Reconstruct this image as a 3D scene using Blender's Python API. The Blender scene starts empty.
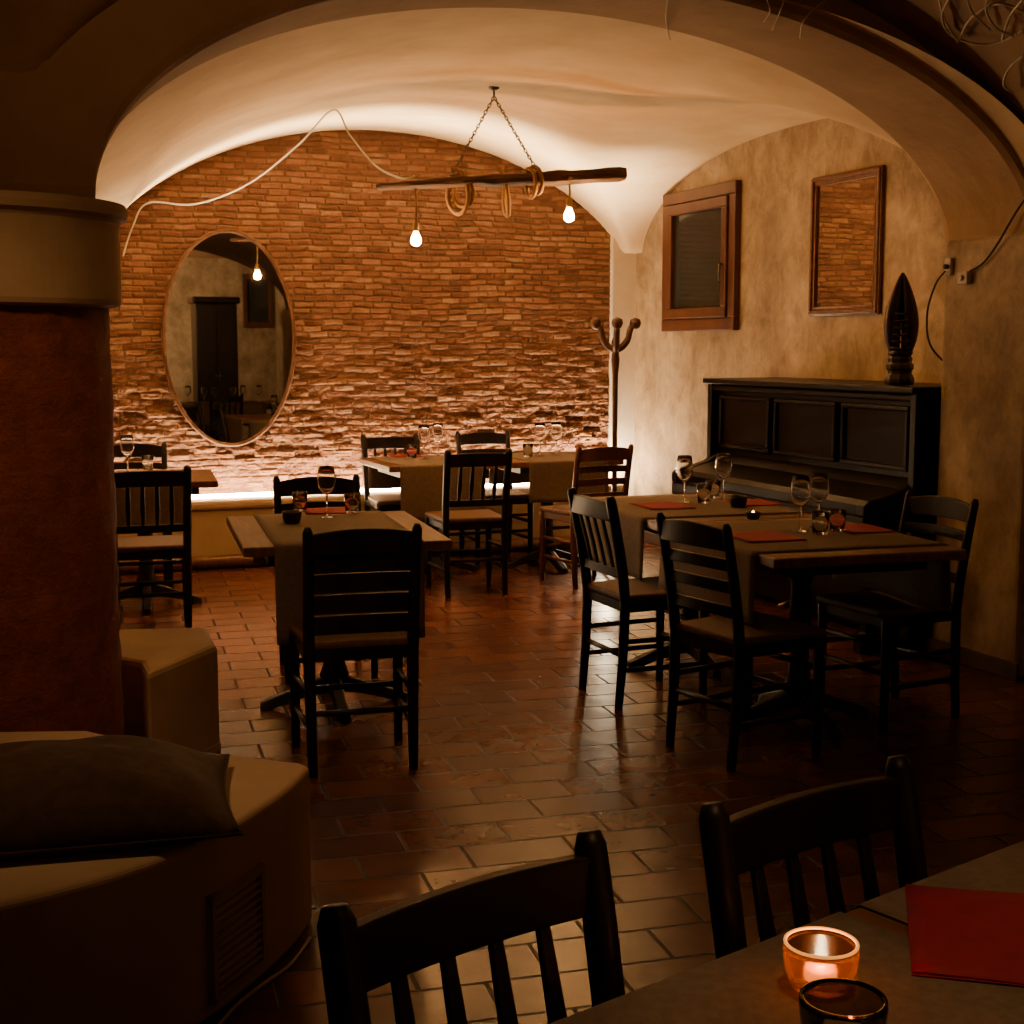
import bpy, bmesh, math, random
from mathutils import Vector, Matrix, noise
random.seed(7)
SC = bpy.context.scene
COL = SC.collection
PI = math.pi

# ------------------------------------------------------------------ camera model
F = 1400.0; H = 1.5
A = math.radians(21.8); PITCH = math.atan(167.0/F)
ca, sa, cp, sp = math.cos(A), math.sin(A), math.cos(PITCH), math.sin(PITCH)
def ray(px, py):
    xc = (px-512)/F; yc = (512-py)/F
    g = cp+sp*yc; w = -sp+cp*yc
    return Vector((xc*ca+g*sa, g*ca-xc*sa, w)), g
def onz(px, py, z):
    d, g = ray(px, py); t = (z-H)/d.z
    return Vector((d.x*t, d.y*t, z))
def onx(px, py, X):
    d, g = ray(px, py); t = X/d.x
    return Vector((X, d.y*t, H+d.z*t))
def ony(px, py, Y):
    d, g = ray(px, py); t = Y/d.y
    return Vector((d.x*t, Y, H+d.z*t))
def ond(px, py, D):
    d, g = ray(px, py); t = D/g
    return Vector((d.x*t, d.y*t, H+d.z*t))
def cw(l, d, z=0.0):
    return Vector((l*ca+d*sa, d*ca-l*sa, z))
def rzc(th):
    return math.radians(th)-A

# ------------------------------------------------------------------ materials
def mk(name):
    m = bpy.data.materials.new(name); m.use_nodes = True
    nt = m.node_tree; b = nt.nodes['Principled BSDF']
    return m, nt, b
def N(nt, t, **kw):
    n = nt.nodes.new(t)
    for k, v in kw.items():
        if k in n.inputs: n.inputs[k].default_value = v
        else: setattr(n, k, v)
    return n
def ramp(nt, stops):
    r = nt.nodes.new('ShaderNodeValToRGB'); e = r.color_ramp.elements
    while len(e) < len(stops): e.new(0.5)
    for i, (p, c) in enumerate(stops):
        e[i].position = p; e[i].color = (*c, 1)
    return r
def noisy(name, c1, c2, scale=6.0, rough=0.5, bump=0.0, bscale=None, stretch=(1,1,1), metal=0.0, detail=6, rough2=None, dist=0.01, spec=None, lo=0.35, hi=0.65):
    m, nt, b = mk(name)
    tc = N(nt, 'ShaderNodeTexCoord'); mp = N(nt, 'ShaderNodeMapping'); mp.inputs['Scale'].default_value = stretch
    nt.links.new(tc.outputs['Object'], mp.inputs['Vector'])
    nz = N(nt, 'ShaderNodeTexNoise', Scale=scale, Detail=detail, Roughness=0.6)
    nt.links.new(mp.outputs['Vector'], nz.inputs['Vector'])
    r = ramp(nt, [(lo, c1), (hi, c2)])
    nt.links.new(nz.outputs['Fac'], r.inputs['Fac']); nt.links.new(r.outputs['Color'], b.inputs['Base Color'])
    b.inputs['Roughness'].default_value = rough; b.inputs['Metallic'].default_value = metal
    if spec is not None: b.inputs['Specular IOR Level'].default_value = spec
    if bump:
        nb = N(nt, 'ShaderNodeTexNoise', Scale=bscale or scale*4, Detail=5)
        nt.links.new(mp.outputs['Vector'], nb.inputs['Vector'])
        bp = N(nt, 'ShaderNodeBump', Strength=bump, Distance=dist)
        nt.links.new(nb.outputs['Fac'], bp.inputs['Height']); nt.links.new(bp.outputs['Normal'], b.inputs['Normal'])
    return m
def emit(name, col, s):
    m, nt, b = mk(name)
    b.inputs['Base Color'].default_value = (*col, 1)
    b.inputs['Emission Color'].default_value = (*col, 1); b.inputs['Emission Strength'].default_value = s
    return m
def glassm(name, col=(1,1,1), rough=0.0, trans=1.0):
    m, nt, b = mk(name)
    b.inputs['Base Color'].default_value = (*col, 1); b.inputs['Transmission Weight'].default_value = trans
    b.inputs['Roughness'].default_value = rough; b.inputs['IOR'].default_value = 1.45
    return m
def mirrorm(name):
    m, nt, b = mk(name)
    nz = N(nt, 'ShaderNodeTexNoise', Scale=3.0)
    r = ramp(nt, [(0.3, (0.78,0.77,0.74)), (0.7, (0.84,0.83,0.8))])
    nt.links.new(nz.outputs['Fac'], r.inputs['Fac']); nt.links.new(r.outputs['Color'], b.inputs['Base Color'])
    b.inputs['Metallic'].default_value = 1; b.inputs['Roughness'].default_value = 0.015
    return m

M = {}
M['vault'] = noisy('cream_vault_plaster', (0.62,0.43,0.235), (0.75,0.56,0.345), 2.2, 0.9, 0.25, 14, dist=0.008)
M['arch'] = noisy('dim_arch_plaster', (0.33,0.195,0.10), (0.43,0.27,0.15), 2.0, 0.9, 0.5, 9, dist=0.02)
M['capital'] = noisy('pale_capital_plaster', (0.34,0.225,0.13), (0.42,0.295,0.18), 4.0, 0.9, 0.3, 16, dist=0.006)
M['plaster'] = noisy('white_plaster', (0.74,0.65,0.52), (0.82,0.74,0.62), 5, 0.85, 0.2, 20, dist=0.005)
M['bench'] = noisy('bench_plaster', (0.44,0.325,0.205), (0.54,0.41,0.275), 3, 0.8, 0.2, 15, dist=0.006)
def scumble():
    m, nt, b = mk('scumbled_wall_plaster')
    tc = N(nt, 'ShaderNodeTexCoord')
    n1 = N(nt, 'ShaderNodeTexNoise', Scale=1.5, Detail=9, Roughness=0.65, Distortion=0.3)
    mp = N(nt, 'ShaderNodeMapping'); mp.inputs['Scale'].default_value = (1,1,0.7)
    n2 = N(nt, 'ShaderNodeTexNoise', Scale=6.0, Detail=10, Roughness=0.75, Distortion=0.4)
    nt.links.new(tc.outputs['Object'], n1.inputs['Vector']); nt.links.new(tc.outputs['Object'], mp.inputs['Vector'])
    nt.links.new(mp.outputs['Vector'], n2.inputs['Vector'])
    r1 = ramp(nt, [(0.34, (0.25,0.172,0.098)), (0.52, (0.39,0.287,0.177)), (0.68, (0.54,0.415,0.275))])
    r2 = ramp(nt, [(0.37, (0.50,0.455,0.40)), (0.60, (1,1,1))])
    nt.links.new(n1.outputs['Fac'], r1.inputs['Fac']); nt.links.new(n2.outputs['Fac'], r2.inputs['Fac'])
    mx = N(nt, 'ShaderNodeMix'); mx.data_type = 'RGBA'; mx.blend_type = 'MULTIPLY'; mx.inputs[0].default_value = 0.82
    nt.links.new(r1.outputs['Color'], mx.inputs[6]); nt.links.new(r2.outputs['Color'], mx.inputs[7])
    nt.links.new(mx.outputs[2], b.inputs['Base Color']); b.inputs['Roughness'].default_value = 0.8
    bp = N(nt, 'ShaderNodeBump', Strength=0.4, Distance=0.012)
    nt.links.new(n2.outputs['Fac'], bp.inputs['Height']); nt.links.new(bp.outputs['Normal'], b.inputs['Normal'])
    return m
M['scumble'] = scumble()
def brickm():
    m, nt, b = mk('old_brick_relief')
    a = N(nt, 'ShaderNodeAttribute'); a.attribute_name = 'bval'
    mo = N(nt, 'ShaderNodeAttribute'); mo.attribute_name = 'mort'
    tc = N(nt, 'ShaderNodeTexCoord')
    nz = N(nt, 'ShaderNodeTexNoise', Scale=6, Detail=10, Roughness=0.74)
    nt.links.new(tc.outputs['Object'], nz.inputs['Vector'])
    add = N(nt, 'ShaderNodeMath'); add.operation = 'ADD'
    ml = N(nt, 'ShaderNodeMath'); ml.operation = 'MULTIPLY'; ml.inputs[1].default_value = 0.32
    nt.links.new(a.outputs['Fac'], ml.inputs[0]); nt.links.new(ml.outputs[0], add.inputs[0])
    m2 = N(nt, 'ShaderNodeMath'); m2.operation = 'MULTIPLY'; m2.inputs[1].default_value = 0.74
    nt.links.new(nz.outputs['Fac'], m2.inputs[0]); nt.links.new(m2.outputs[0], add.inputs[1])
    r = ramp(nt, [(0.22, (0.065,0.025,0.013)), (0.46, (0.160,0.063,0.031)), (0.65, (0.245,0.115,0.060)), (0.88, (0.40,0.265,0.165))])
    nt.links.new(add.outputs[0], r.inputs['Fac'])
    mx = N(nt, 'ShaderNodeMix'); mx.data_type = 'RGBA'
    nt.links.new(mo.outputs['Fac'], mx.inputs[0]); nt.links.new(r.outputs['Color'], mx.inputs[6])
    mx.inputs[7].default_value = (0.12,0.066,0.036,1)
    nt.links.new(mx.outputs[2], b.inputs['Base Color']); b.inputs['Roughness'].default_value = 0.85
    bp = N(nt, 'ShaderNodeBump', Strength=0.5, Distance=0.012)
    nb = N(nt, 'ShaderNodeTexNoise', Scale=45, Detail=6); nt.links.new(tc.outputs['Object'], nb.inputs['Vector'])
    nt.links.new(nb.outputs['Fac'], bp.inputs['Height']); nt.links.new(bp.outputs['Normal'], b.inputs['Normal'])
    return m
M['brick'] = brickm()
def tilem():
    m, nt, b = mk('terracotta_floor_tiles')
    tc = N(nt, 'ShaderNodeTexCoord'); mp = N(nt, 'ShaderNodeMapping'); mp.inputs['Rotation'].default_value = (0,0,math.radians(6))
    nt.links.new(tc.outputs['Object'], mp.inputs['Vector'])
    br = N(nt, 'ShaderNodeTexBrick'); br.offset = 0.5
    for k, v in {'Scale':1.0,'Mortar Size':0.006,'Mortar Smooth':0.3,'Bias':-0.1,'Brick Width':0.32,'Row Height':0.18}.items(): br.inputs[k].default_value = v
    br.inputs['Color1'].default_value = (0.095,0.026,0.011,1); br.inputs['Color2'].default_value = (0.185,0.056,0.024,1); br.inputs['Mortar'].default_value = (0.045,0.018,0.009,1)
    nt.links.new(mp.outputs['Vector'], br.inputs['Vector'])
    nz = N(nt, 'ShaderNodeTexNoise', Scale=12, Detail=5, Roughness=0.6); nt.links.new(mp.outputs['Vector'], nz.inputs['Vector'])
    r = ramp(nt, [(0.3,(0.78,0.75,0.73)),(0.7,(1.10,1.08,1.05))]); nt.links.new(nz.outputs['Fac'], r.inputs['Fac'])
    mx = N(nt, 'ShaderNodeMix'); mx.data_type = 'RGBA'; mx.blend_type = 'MULTIPLY'; mx.inputs[0].default_value = 1
    nt.links.new(br.outputs['Color'], mx.inputs[6]); nt.links.new(r.outputs['Color'], mx.inputs[7]); nt.links.new(mx.outputs[2], b.inputs['Base Color'])
    rr = N(nt, 'ShaderNodeMapRange'); rr.inputs['To Min'].default_value = 0.27; rr.inputs['To Max'].default_value = 0.55
    nt.links.new(br.outputs['Fac'], rr.inputs['Value']); nt.links.new(rr.outputs['Result'], b.inputs['Roughness'])
    b.inputs['Specular IOR Level'].default_value = 0.34
    b1 = N(nt, 'ShaderNodeBump', Strength=0.6, Distance=0.006); b1.invert = True
    nt.links.new(br.outputs['Fac'], b1.inputs['Height'])
    nl = N(nt, 'ShaderNodeTexNoise', Scale=6, Detail=1); nt.links.new(mp.outputs['Vector'], nl.inputs['Vector'])
    b2 = N(nt, 'ShaderNodeBump', Strength=0.15, Distance=0.015)
    nt.links.new(nl.outputs['Fac'], b2.inputs['Height']); nt.links.new(b1.outputs['Normal'], b2.inputs['Normal']); nt.links.new(b2.outputs['Normal'], b.inputs['Normal'])
    return m
M['tile'] = tilem()
def colm():
    m, nt, b = mk('red_brick_column_shaft')
    uv = N(nt, 'ShaderNodeUVMap')
    br = N(nt, 'ShaderNodeTexBrick'); br.offset = 0.5
    for k, v in {'Scale':1.0,'Mortar Size':0.006,'Mortar Smooth':1.0,'Brick Width':0.24,'Row Height':0.07}.items(): br.inputs[k].default_value = v
    br.inputs['Color1'].default_value = (0.25,0.060,0.034,1); br.inputs['Color2'].default_value = (0.29,0.074,0.042,1); br.inputs['Mortar'].default_value = (0.245,0.063,0.038,1)
    tc = N(nt, 'ShaderNodeTexCoord')
    nw = N(nt, 'ShaderNodeTexNoise', Scale=7, Detail=4); nt.links.new(tc.outputs['Object'], nw.inputs['Vector'])
    wm = N(nt, 'ShaderNodeMix'); wm.data_type = 'RGBA'; wm.blend_type = 'LINEAR_LIGHT'; wm.inputs[0].default_value = 0.02
    nt.links.new(uv.outputs['UV'], wm.inputs[6]); nt.links.new(nw.outputs['Color'], wm.inputs[7]); nt.links.new(wm.outputs[2], br.inputs['Vector'])
    nz = N(nt, 'ShaderNodeTexNoise', Scale=12, Detail=9, Roughness=0.75); nt.links.new(tc.outputs['Object'], nz.inputs['Vector'])
    mx = N(nt, 'ShaderNodeMix'); mx.data_type = 'RGBA'; mx.blend_type = 'OVERLAY'; mx.inputs[0].default_value = 0.8
    nt.links.new(br.outputs['Color'], mx.inputs[6]); nt.links.new(nz.outputs['Fac'], mx.inputs[7]); nt.links.new(mx.outputs[2], b.inputs['Base Color'])
    b.inputs['Roughness'].default_value = 0.85
    b1 = N(nt, 'ShaderNodeBump', Strength=0.15, Distance=0.006); b1.invert = True; nt.links.new(br.outputs['Fac'], b1.inputs['Height'])
    b2 = N(nt, 'ShaderNodeBump', Strength=1.0, Distance=0.03); nt.links.new(nz.outputs['Fac'], b2.inputs['Height']); nt.links.new(b1.outputs['Normal'], b2.inputs['Normal'])
    nt.links.new(b2.outputs['Normal'], b.inputs['Normal'])
    return m
M['colbrick'] = colm()
M['dark'] = noisy('dark_stained_chair_wood', (0.007,0.004,0.0025), (0.019,0.010,0.006), 9, 0.46, 0.15, 40, (1,1,0.3), dist=0.002, spec=0.32)
M['brownchair'] = noisy('reddish_brown_chair_wood', (0.095,0.035,0.014), (0.165,0.066,0.027), 9, 0.4, 0.15, 40, (1,1,0.3), dist=0.002)
M['rush'] = noisy('worn_brown_seat', (0.10,0.048,0.020), (0.17,0.085,0.038), 30, 0.6, 0.4, 90, (1,6,1), dist=0.003)
M['top'] = noisy('brown_table_wood', (0.12,0.050,0.019), (0.22,0.10,0.042), 7, 0.42, 0.2, 30, (6,0.6,1), dist=0.002)
M['iron'] = noisy('black_cast_iron', (0.010,0.008,0.006), (0.022,0.016,0.012), 20, 0.5, 0.2, 60, dist=0.002)
M['cloth'] = noisy('grey_beige_runner_cloth', (0.15,0.110,0.075), (0.20,0.150,0.105), 60, 0.85, 0.3, 350, dist=0.001)
M['red'] = noisy('red_paper_napkin', (0.26,0.003,0.026), (0.32,0.005,0.034), 20, 0.75, 0.2, 200, dist=0.001)
M['piano'] = noisy('black_lacquered_piano', (0.006,0.003,0.0016), (0.010,0.005,0.0026), 4, 0.36, 0.08, 20, dist=0.002, spec=0.14)
M['pianopanel'] = noisy('dark_walnut_piano_panel', (0.007,0.0032,0.0016), (0.013,0.006,0.003), 5, 0.42, 0.05, 20, (1,0.3,3), dist=0.002, spec=0.08)
M['window'] = noisy('brown_window_wood', (0.060,0.018,0.008), (0.10,0.032,0.013), 6, 0.45, 0.2, 30, (1,1,0.2), dist=0.002)
M['gold'] = noisy('dark_reddish_wood_frame', (0.085,0.024,0.010), (0.16,0.052,0.020), 25, 0.35, 0.4, 70, metal=0.0, dist=0.003)
M['oval'] = noisy('dark_oval_frame', (0.09,0.04,0.02), (0.18,0.08,0.04), 20, 0.35, 0.3, 60, metal=0.3, dist=0.003)
M['mirror'] = mirrorm('silver_mirror')
M['pane'] = noisy('dark_window_pane', (0.02,0.021,0.019), (0.035,0.035,0.031), 2, 0.12)
M['driftwood'] = noisy('weathered_beam_wood', (0.045,0.02,0.008), (0.12,0.058,0.025), 8, 0.7, 0.8, 30, (0.5,0.5,2), dist=0.008)
M['rope'] = noisy('hemp_rope', (0.26,0.145,0.06), (0.36,0.215,0.095), 50, 0.9, 0.6, 160, dist=0.004)
M['metal'] = noisy('dark_steel', (0.10,0.09,0.08), (0.18,0.16,0.14), 20, 0.4, metal=1.0)
M['brass'] = noisy('aged_brass', (0.30,0.19,0.07), (0.42,0.28,0.11), 20, 0.4, metal=1.0)
M['cable'] = noisy('pale_flex_cable', (0.42,0.36,0.28), (0.5,0.44,0.35), 10, 0.6)
M['blackcable'] = noisy('black_flex_cable', (0.012,0.011,0.010), (0.02,0.018,0.016), 10, 0.6)
M['pillow'] = noisy('brown_pillow_fabric', (0.036,0.018,0.008), (0.060,0.031,0.014), 30, 0.9, 0.4, 200, dist=0.002)
M['glass'] = glassm('clear_glass')
def amberm():
    m, nt, b = mk('amber_candle_glass')
    b.inputs['Base Color'].default_value = (0.62,0.19,0.032,1); b.inputs['Transmission Weight'].default_value = 1.0; b.inputs['Roughness'].default_value = 0.16
    tr = N(nt, 'ShaderNodeBsdfTranslucent'); tr.inputs['Color'].default_value = (0.9,0.36,0.06,1)
    nz = N(nt, 'ShaderNodeTexNoise', Scale=40); mx = N(nt, 'ShaderNodeMixShader')
    mr = N(nt, 'ShaderNodeMapRange'); mr.inputs['To Min'].default_value = 0.02; mr.inputs['To Max'].default_value = 0.06
    nt.links.new(nz.outputs['Fac'], mr.inputs['Value']); nt.links.new(mr.outputs['Result'], mx.inputs[0])
    nt.links.new(b.outputs[0], mx.inputs[1]); nt.links.new(tr.outputs[0], mx.inputs[2])
    nt.links.new(mx.outputs[0], nt.nodes['Material Output'].inputs['Surface'])
    return m
M['amber'] = amberm()
M['smoke'] = glassm('smoky_glass', (0.30,0.24,0.18), 0.05)
M['bowl'] = noisy('dark_candle_bowl', (0.012,0.009,0.007), (0.03,0.02,0.014), 12, 0.3)
M['rim_glow'] = emit('painted_rim_glow', (1.0,0.36,0.06), 1.1)  # emissive colour stands in for candlelight caught on the holder's edge
M['wax'] = emit('glowing_wax', (1.0,0.60,0.19), 2.8)
M['flame'] = emit('candle_flame', (1.0,0.68,0.32), 120)
M['ember'] = emit('small_candle_flame', (1.0,0.35,0.08), 25)
M['waxoff'] = noisy('white_wax', (0.6,0.5,0.38), (0.7,0.6,0.45), 8, 0.5)
M['bulb'] = emit('warm_bulb_glow', (1.0,0.44,0.125), 470)
M['strip'] = emit('warm_led_strip', (1.0,0.71,0.40), 215)
M['statue'] = noisy('dark_carved_wood', (0.014,0.008,0.005), (0.045,0.022,0.012), 8, 0.38, 0.3, 30, (2,2,0.4), dist=0.004)
M['twig'] = noisy('pale_dry_twig', (0.45,0.37,0.27), (0.56,0.48,0.36), 20, 0.8)
M['rackwood'] = noisy('bentwood', (0.06,0.022,0.009), (0.11,0.045,0.02), 8, 0.35)
M['socket'] = noisy('ivory_plastic', (0.4,0.33,0.24), (0.46,0.39,0.3), 8, 0.5)
M['base'] = noisy('dark_skirting', (0.05,0.03,0.018), (0.09,0.055,0.035), 6, 0.7)
M['cabinet'] = noisy('dark_cabinet_wood', (0.02,0.011,0.006), (0.045,0.024,0.013), 5, 0.4, 0.1, 20, (1,1,0.2))
M['grille'] = noisy('plaster_coloured_vent', (0.34,0.25,0.16), (0.42,0.315,0.21), 10, 0.6)

# ------------------------------------------------------------------ mesh building
class MB:
    def __init__(s): s.bm = bmesh.new()
    def loft(s, rings, cap=True, closed=False):
        vs = [[s.bm.verts.new(p) for p in r] for r in rings]
        n = len(vs[0]); m = len(vs)
        for i in range(m if closed else m-1):
            a, b = vs[i], vs[(i+1) % m]
            for j in range(n):
                s.bm.faces.new((a[j], a[(j+1) % n], b[(j+1) % n], b[j]))
        if cap and not closed:
            s.bm.faces.new(vs[0][::-1]); s.bm.faces.new(vs[-1])
        return s
    def tube(s, pts, r, n=8, closed=False, cap=True):
        pts = [Vector(p) for p in pts]; rings = []
        m = len(pts); up = None
        for i, p in enumerate(pts):
            if closed: t = pts[(i+1) % m]-pts[i-1]
            else: t = pts[min(i+1, m-1)]-pts[max(i-1, 0)]
            t.normalize()
            if up is None:
                up = Vector((0,0,1)) if abs(t.z) < 0.9 else Vector((0,1,0))
            sd = t.cross(up)
            if sd.length < 1e-5: sd = t.cross(Vector((1,0,0)))
            sd.normalize(); up = sd.cross(t).normalized()
            rr = r[i] if isinstance(r, (list, tuple)) else r
            rings.append([p+(sd*math.cos(2*PI*k/n+PI/n)+up*math.sin(2*PI*k/n+PI/n))*rr for k in range(n)])
        return s.loft(rings, cap, closed)
    def box(s, c, d, mat=None):
        c = Vector(c); x, y, z = d[0]/2, d[1]/2, d[2]/2
        r = []
        for zz in (-z, z):
            r.append([Vector(q) for q in ((-x,-y,zz),(x,-y,zz),(x,y,zz),(-x,y,zz))])
        if mat: r = [[mat @ q for q in k] for k in r]
        return s.loft([[q+c for q in k] for k in r])
    def boxz(s, x0, x1, y0, y1, z0, z1):
        return s.box(((x0+x1)/2,(y0+y1)/2,(z0+z1)/2), (x1-x0,y1-y0,z1-z0))
    def lathe(s, prof, c=(0,0,0), n=20, sx=1, sy=1, cap=True):
        c = Vector(c)
        return s.loft([[c+Vector((r*sx*math.cos(2*PI*k/n), r*sy*math.sin(2*PI*k/n), z)) for k in range(n)] for r, z in prof], cap)
    def prism(s, poly, z0, z1):
        return s.loft([[Vector((p[0],p[1],z)) for p in poly] for z in (z0, z1)])
    def grid(s, fn, nu, nv):
        vs = [[s.bm.verts.new(fn(i/nu, j/nv)) for j in range(nv+1)] for i in range(nu+1)]
        for i in range(nu):
            for j in range(nv):
                s.bm.faces.new((vs[i][j], vs[i+1][j], vs[i+1][j+1], vs[i][j+1]))
        return s
    def build(s, name, m, parent=None, smooth=False, bevel=0, seg=2, solid=0, loc=None, recalc=True):
        if recalc: bmesh.ops.recalc_face_normals(s.bm, faces=s.bm.faces[:])
        me = bpy.data.meshes.new(name); s.bm.to_mesh(me); s.bm.free()
        if smooth: me.polygons.foreach_set('use_smooth', [True]*len(me.polygons))
        me.materials.append(m)
        o = bpy.data.objects.new(name, me); COL.objects.link(o)
        if parent: o.parent = parent
        if loc is not None: o.location = loc
        if bevel:
            b = o.modifiers.new('bevel', 'BEVEL'); b.width = bevel; b.segments = seg; b.limit_method = 'ANGLE'; b.angle_limit = math.radians(40)
        if solid:
            k = o.modifiers.new('solid', 'SOLIDIFY'); k.thickness = solid; k.offset = 0
        return o
def tag(o, label, cat, group=None):
    o['label'] = label; o['category'] = cat
    if group: o['group'] = group
    return o
def thing(name, label, cat, loc=(0,0,0), rz=0, group=None):
    o = bpy.data.objects.new(name, None); COL.objects.link(o); o.empty_display_size = 0.1
    o.location = loc; o.rotation_euler = (0,0,rz)
    return tag(o, label, cat, group)
def struct(o): o['kind'] = 'structure'; return o
def dup(root, loc, rz, label=None, group=None):
    r = root.copy(); COL.objects.link(r); r.location = loc; r.rotation_euler = (0,0,rz)
    if label: r['label'] = label
    if group: r['group'] = group
    for ch in list(root.children):
        c = ch.copy(); COL.objects.link(c); c.parent = r
        for g in list(ch.children):
            d = g.copy(); COL.objects.link(d); d.parent = c
    return r
def curve_pts(pts, sub=10):
    out = []
    P = [Vector(p) for p in pts]
    for i in range(len(P)-1):
        p0 = P[max(i-1,0)]; p1 = P[i]; p2 = P[i+1]; p3 = P[min(i+2,len(P)-1)]
        for k in range(sub):
            t = k/sub
            out.append(0.5*((2*p1)+(p2-p0)*t+(2*p0-5*p1+4*p2-p3)*t*t+(3*p1-p0-3*p2+p3)*t**3))
    out.append(P[-1]); return out

# ------------------------------------------------------------------ vault functions
XR, YB = 4.9, 9.75
def seg(u, half, rise, mix=0.6):
    u = abs(u)
    if u >= half: return 0.0
    R = (half*half+rise*rise)/(2*rise)
    c = math.sqrt(R*R-u*u)-(R-rise)
    e = rise*math.sqrt(1-(u/half)**2)
    return mix*c+(1-mix)*e
def smax(a, b, k=0.05):
    h = max(k-abs(a-b), 0)/k
    return max(a, b)+h*h*k/4
XL_, XR_ = 0.43, 4.42
def yfr(x): return 4.4+(x-0.25)/4.15*0.48 if x > 0.25 else 4.4
def ybk(x): return yfr(x)+0.5+(0.12*(x-0.25)/4.15 if x > 0.25 else 0)
def zarch(x):
    if x >= XL_:
        u = (x-(XL_+XR_)/2)/((XR_-XL_)/2)
    elif x > -0.2: return 1.92
    else: u = (x+2.15)/1.95
    return 1.92+0.87*math.sqrt(max(0, 1-u*u)) if abs(u) < 1 else 1.92
def lune(x):
    a = 2.18+seg(x-2.88, 1.9, 0.82)
    if x < 0.98: a -= 0.5*(0.98-x)
    return a
def zb(x, y):
    t = min(1, max(0, (YB-y)/4.75)); w = t*t*(3-2*t)
    a = lune(x)*(1-w)+(zarch(x)+0.04)*w
    if x < 2.88: return a
    b = 2.18+0.66*(max(0, 1-(abs(y-7.5)/2.1)**2.3))**0.55
    return smax(a, b, 0.05*min(1, (x-2.88)/0.3))
def zf(x, y):
    def bay(v, e0, L):
        return ((v-e0) % L)-L/2
    u = bay(x, 0.15, 4.25); v = bay(y, 4.62, 4.5)
    return smax(1.98+0.98*math.sqrt(max(0, 1-(u/2.1)**2)) if abs(u) < 2.1 else 1.98,
                1.98+0.98*math.sqrt(max(0, 1-(v/2.15)**2)) if abs(v) < 2.15 else 1.98)
def zc(x, y):
    f = yfr(x)
    if y < f: return zf(x, y)
    if y < ybk(x): return zarch(x)
    return zb(x, y)
def hit(px, py, off=0.02):
    d, g = ray(px, py); t = 0.5
    while t < 14:
        p = Vector((0,0,H))+d*t
        if p.z > zc(p.x, p.y) or p.y > YB-0.04 or p.x > XR-0.01: break
        t += 0.01
    return Vector((0,0,H))+d*(t-off)

# ------------------------------------------------------------------ setting
b = MB(); b.boxz(-3.3, 5.1, -3.2, 10.0, -0.1, 0.0)
fl = struct(b.build('floor', M['tile']))
b = MB(); b.grid(lambda u, v: (0.1+u*4.9, 4.7+v*5.2, zb(0.1+u*4.9, 4.7+v*5.2)), 170, 160)
struct(b.build('ceiling', M['vault'], smooth=True))
b = MB(); b.grid(lambda u, v: (-3.3+u*8.3, -3.1+v*8.05, zf(-3.3+u*8.3, -3.1+v*8.05)), 200, 200)
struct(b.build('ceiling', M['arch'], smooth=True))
# transverse arch, its lower edges rounded
b = MB(); xs = []
n = 70
for i in range(n+1): xs.append(XL_+(XR_-XL_)*(0.5-0.5*math.cos(PI*i/n)))
xs = [-3.3+1.0*k/8 for k in range(8)]+[-2.3+2.1*k/30 for k in range(31)]+xs+[4.9]
rings = []
for x in xs:
    f = yfr(x); z = zarch(x); k = ybk(x)
    rings.append([Vector((x,f,z+0.05)), Vector((x,f+0.015,z+0.015)), Vector((x,f+0.05,z)), Vector((x,k-0.03,z)), Vector((x,k,z+0.02)), Vector((x,k,3.4)), Vector((x,f,3.4))])
b.loft(rings)
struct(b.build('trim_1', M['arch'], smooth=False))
b = MB(); b.boxz(4.4, 4.95, 4.88, 5.50, 0, 2.0)
struct(b.build('trim_2', M['scumble'], bevel=0.04, seg=4))
b = MB(); b.boxz(4.70, 4.95, 9.70, 9.9, 0, 3.2)
struct(b.build('trim_3', M['plaster'], bevel=0.01))
b = MB(); b.boxz(XR, XR+0.1, -3.2, 10, 0, 3.4); struct(b.build('wall_right', M['scumble']))
b = MB(); b.boxz(0.1, 0.2, 5.3, 10, 0, 3.4); struct(b.build('wall_left', M['scumble']))
b = MB(); b.boxz(-3.3, 0.1, 5.3, 5.4, 0, 3.4); struct(b.build('wall_side', M['scumble']))
b = MB(); b.boxz(-3.4, -3.3, -3.2, 5.4, 0, 3.4); struct(b.build('wall_far_left', M['scumble']))
b = MB(); b.boxz(-3.3, 5.0, -3.2, -3.1, 0, 3.4); struct(b.build('wall_rear', M['scumble']))
b = MB(); b.boxz(XR-0.02, XR, 5.50, 9.7, 0, 0.09); struct(b.build('baseboard_right', M['base'], bevel=0.004))
b = MB(); b.boxz(4.385, 4.4, 4.87, 5.50, 0, 0.08); struct(b.build('baseboard_pilaster', M['base'], bevel=0.004))
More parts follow.
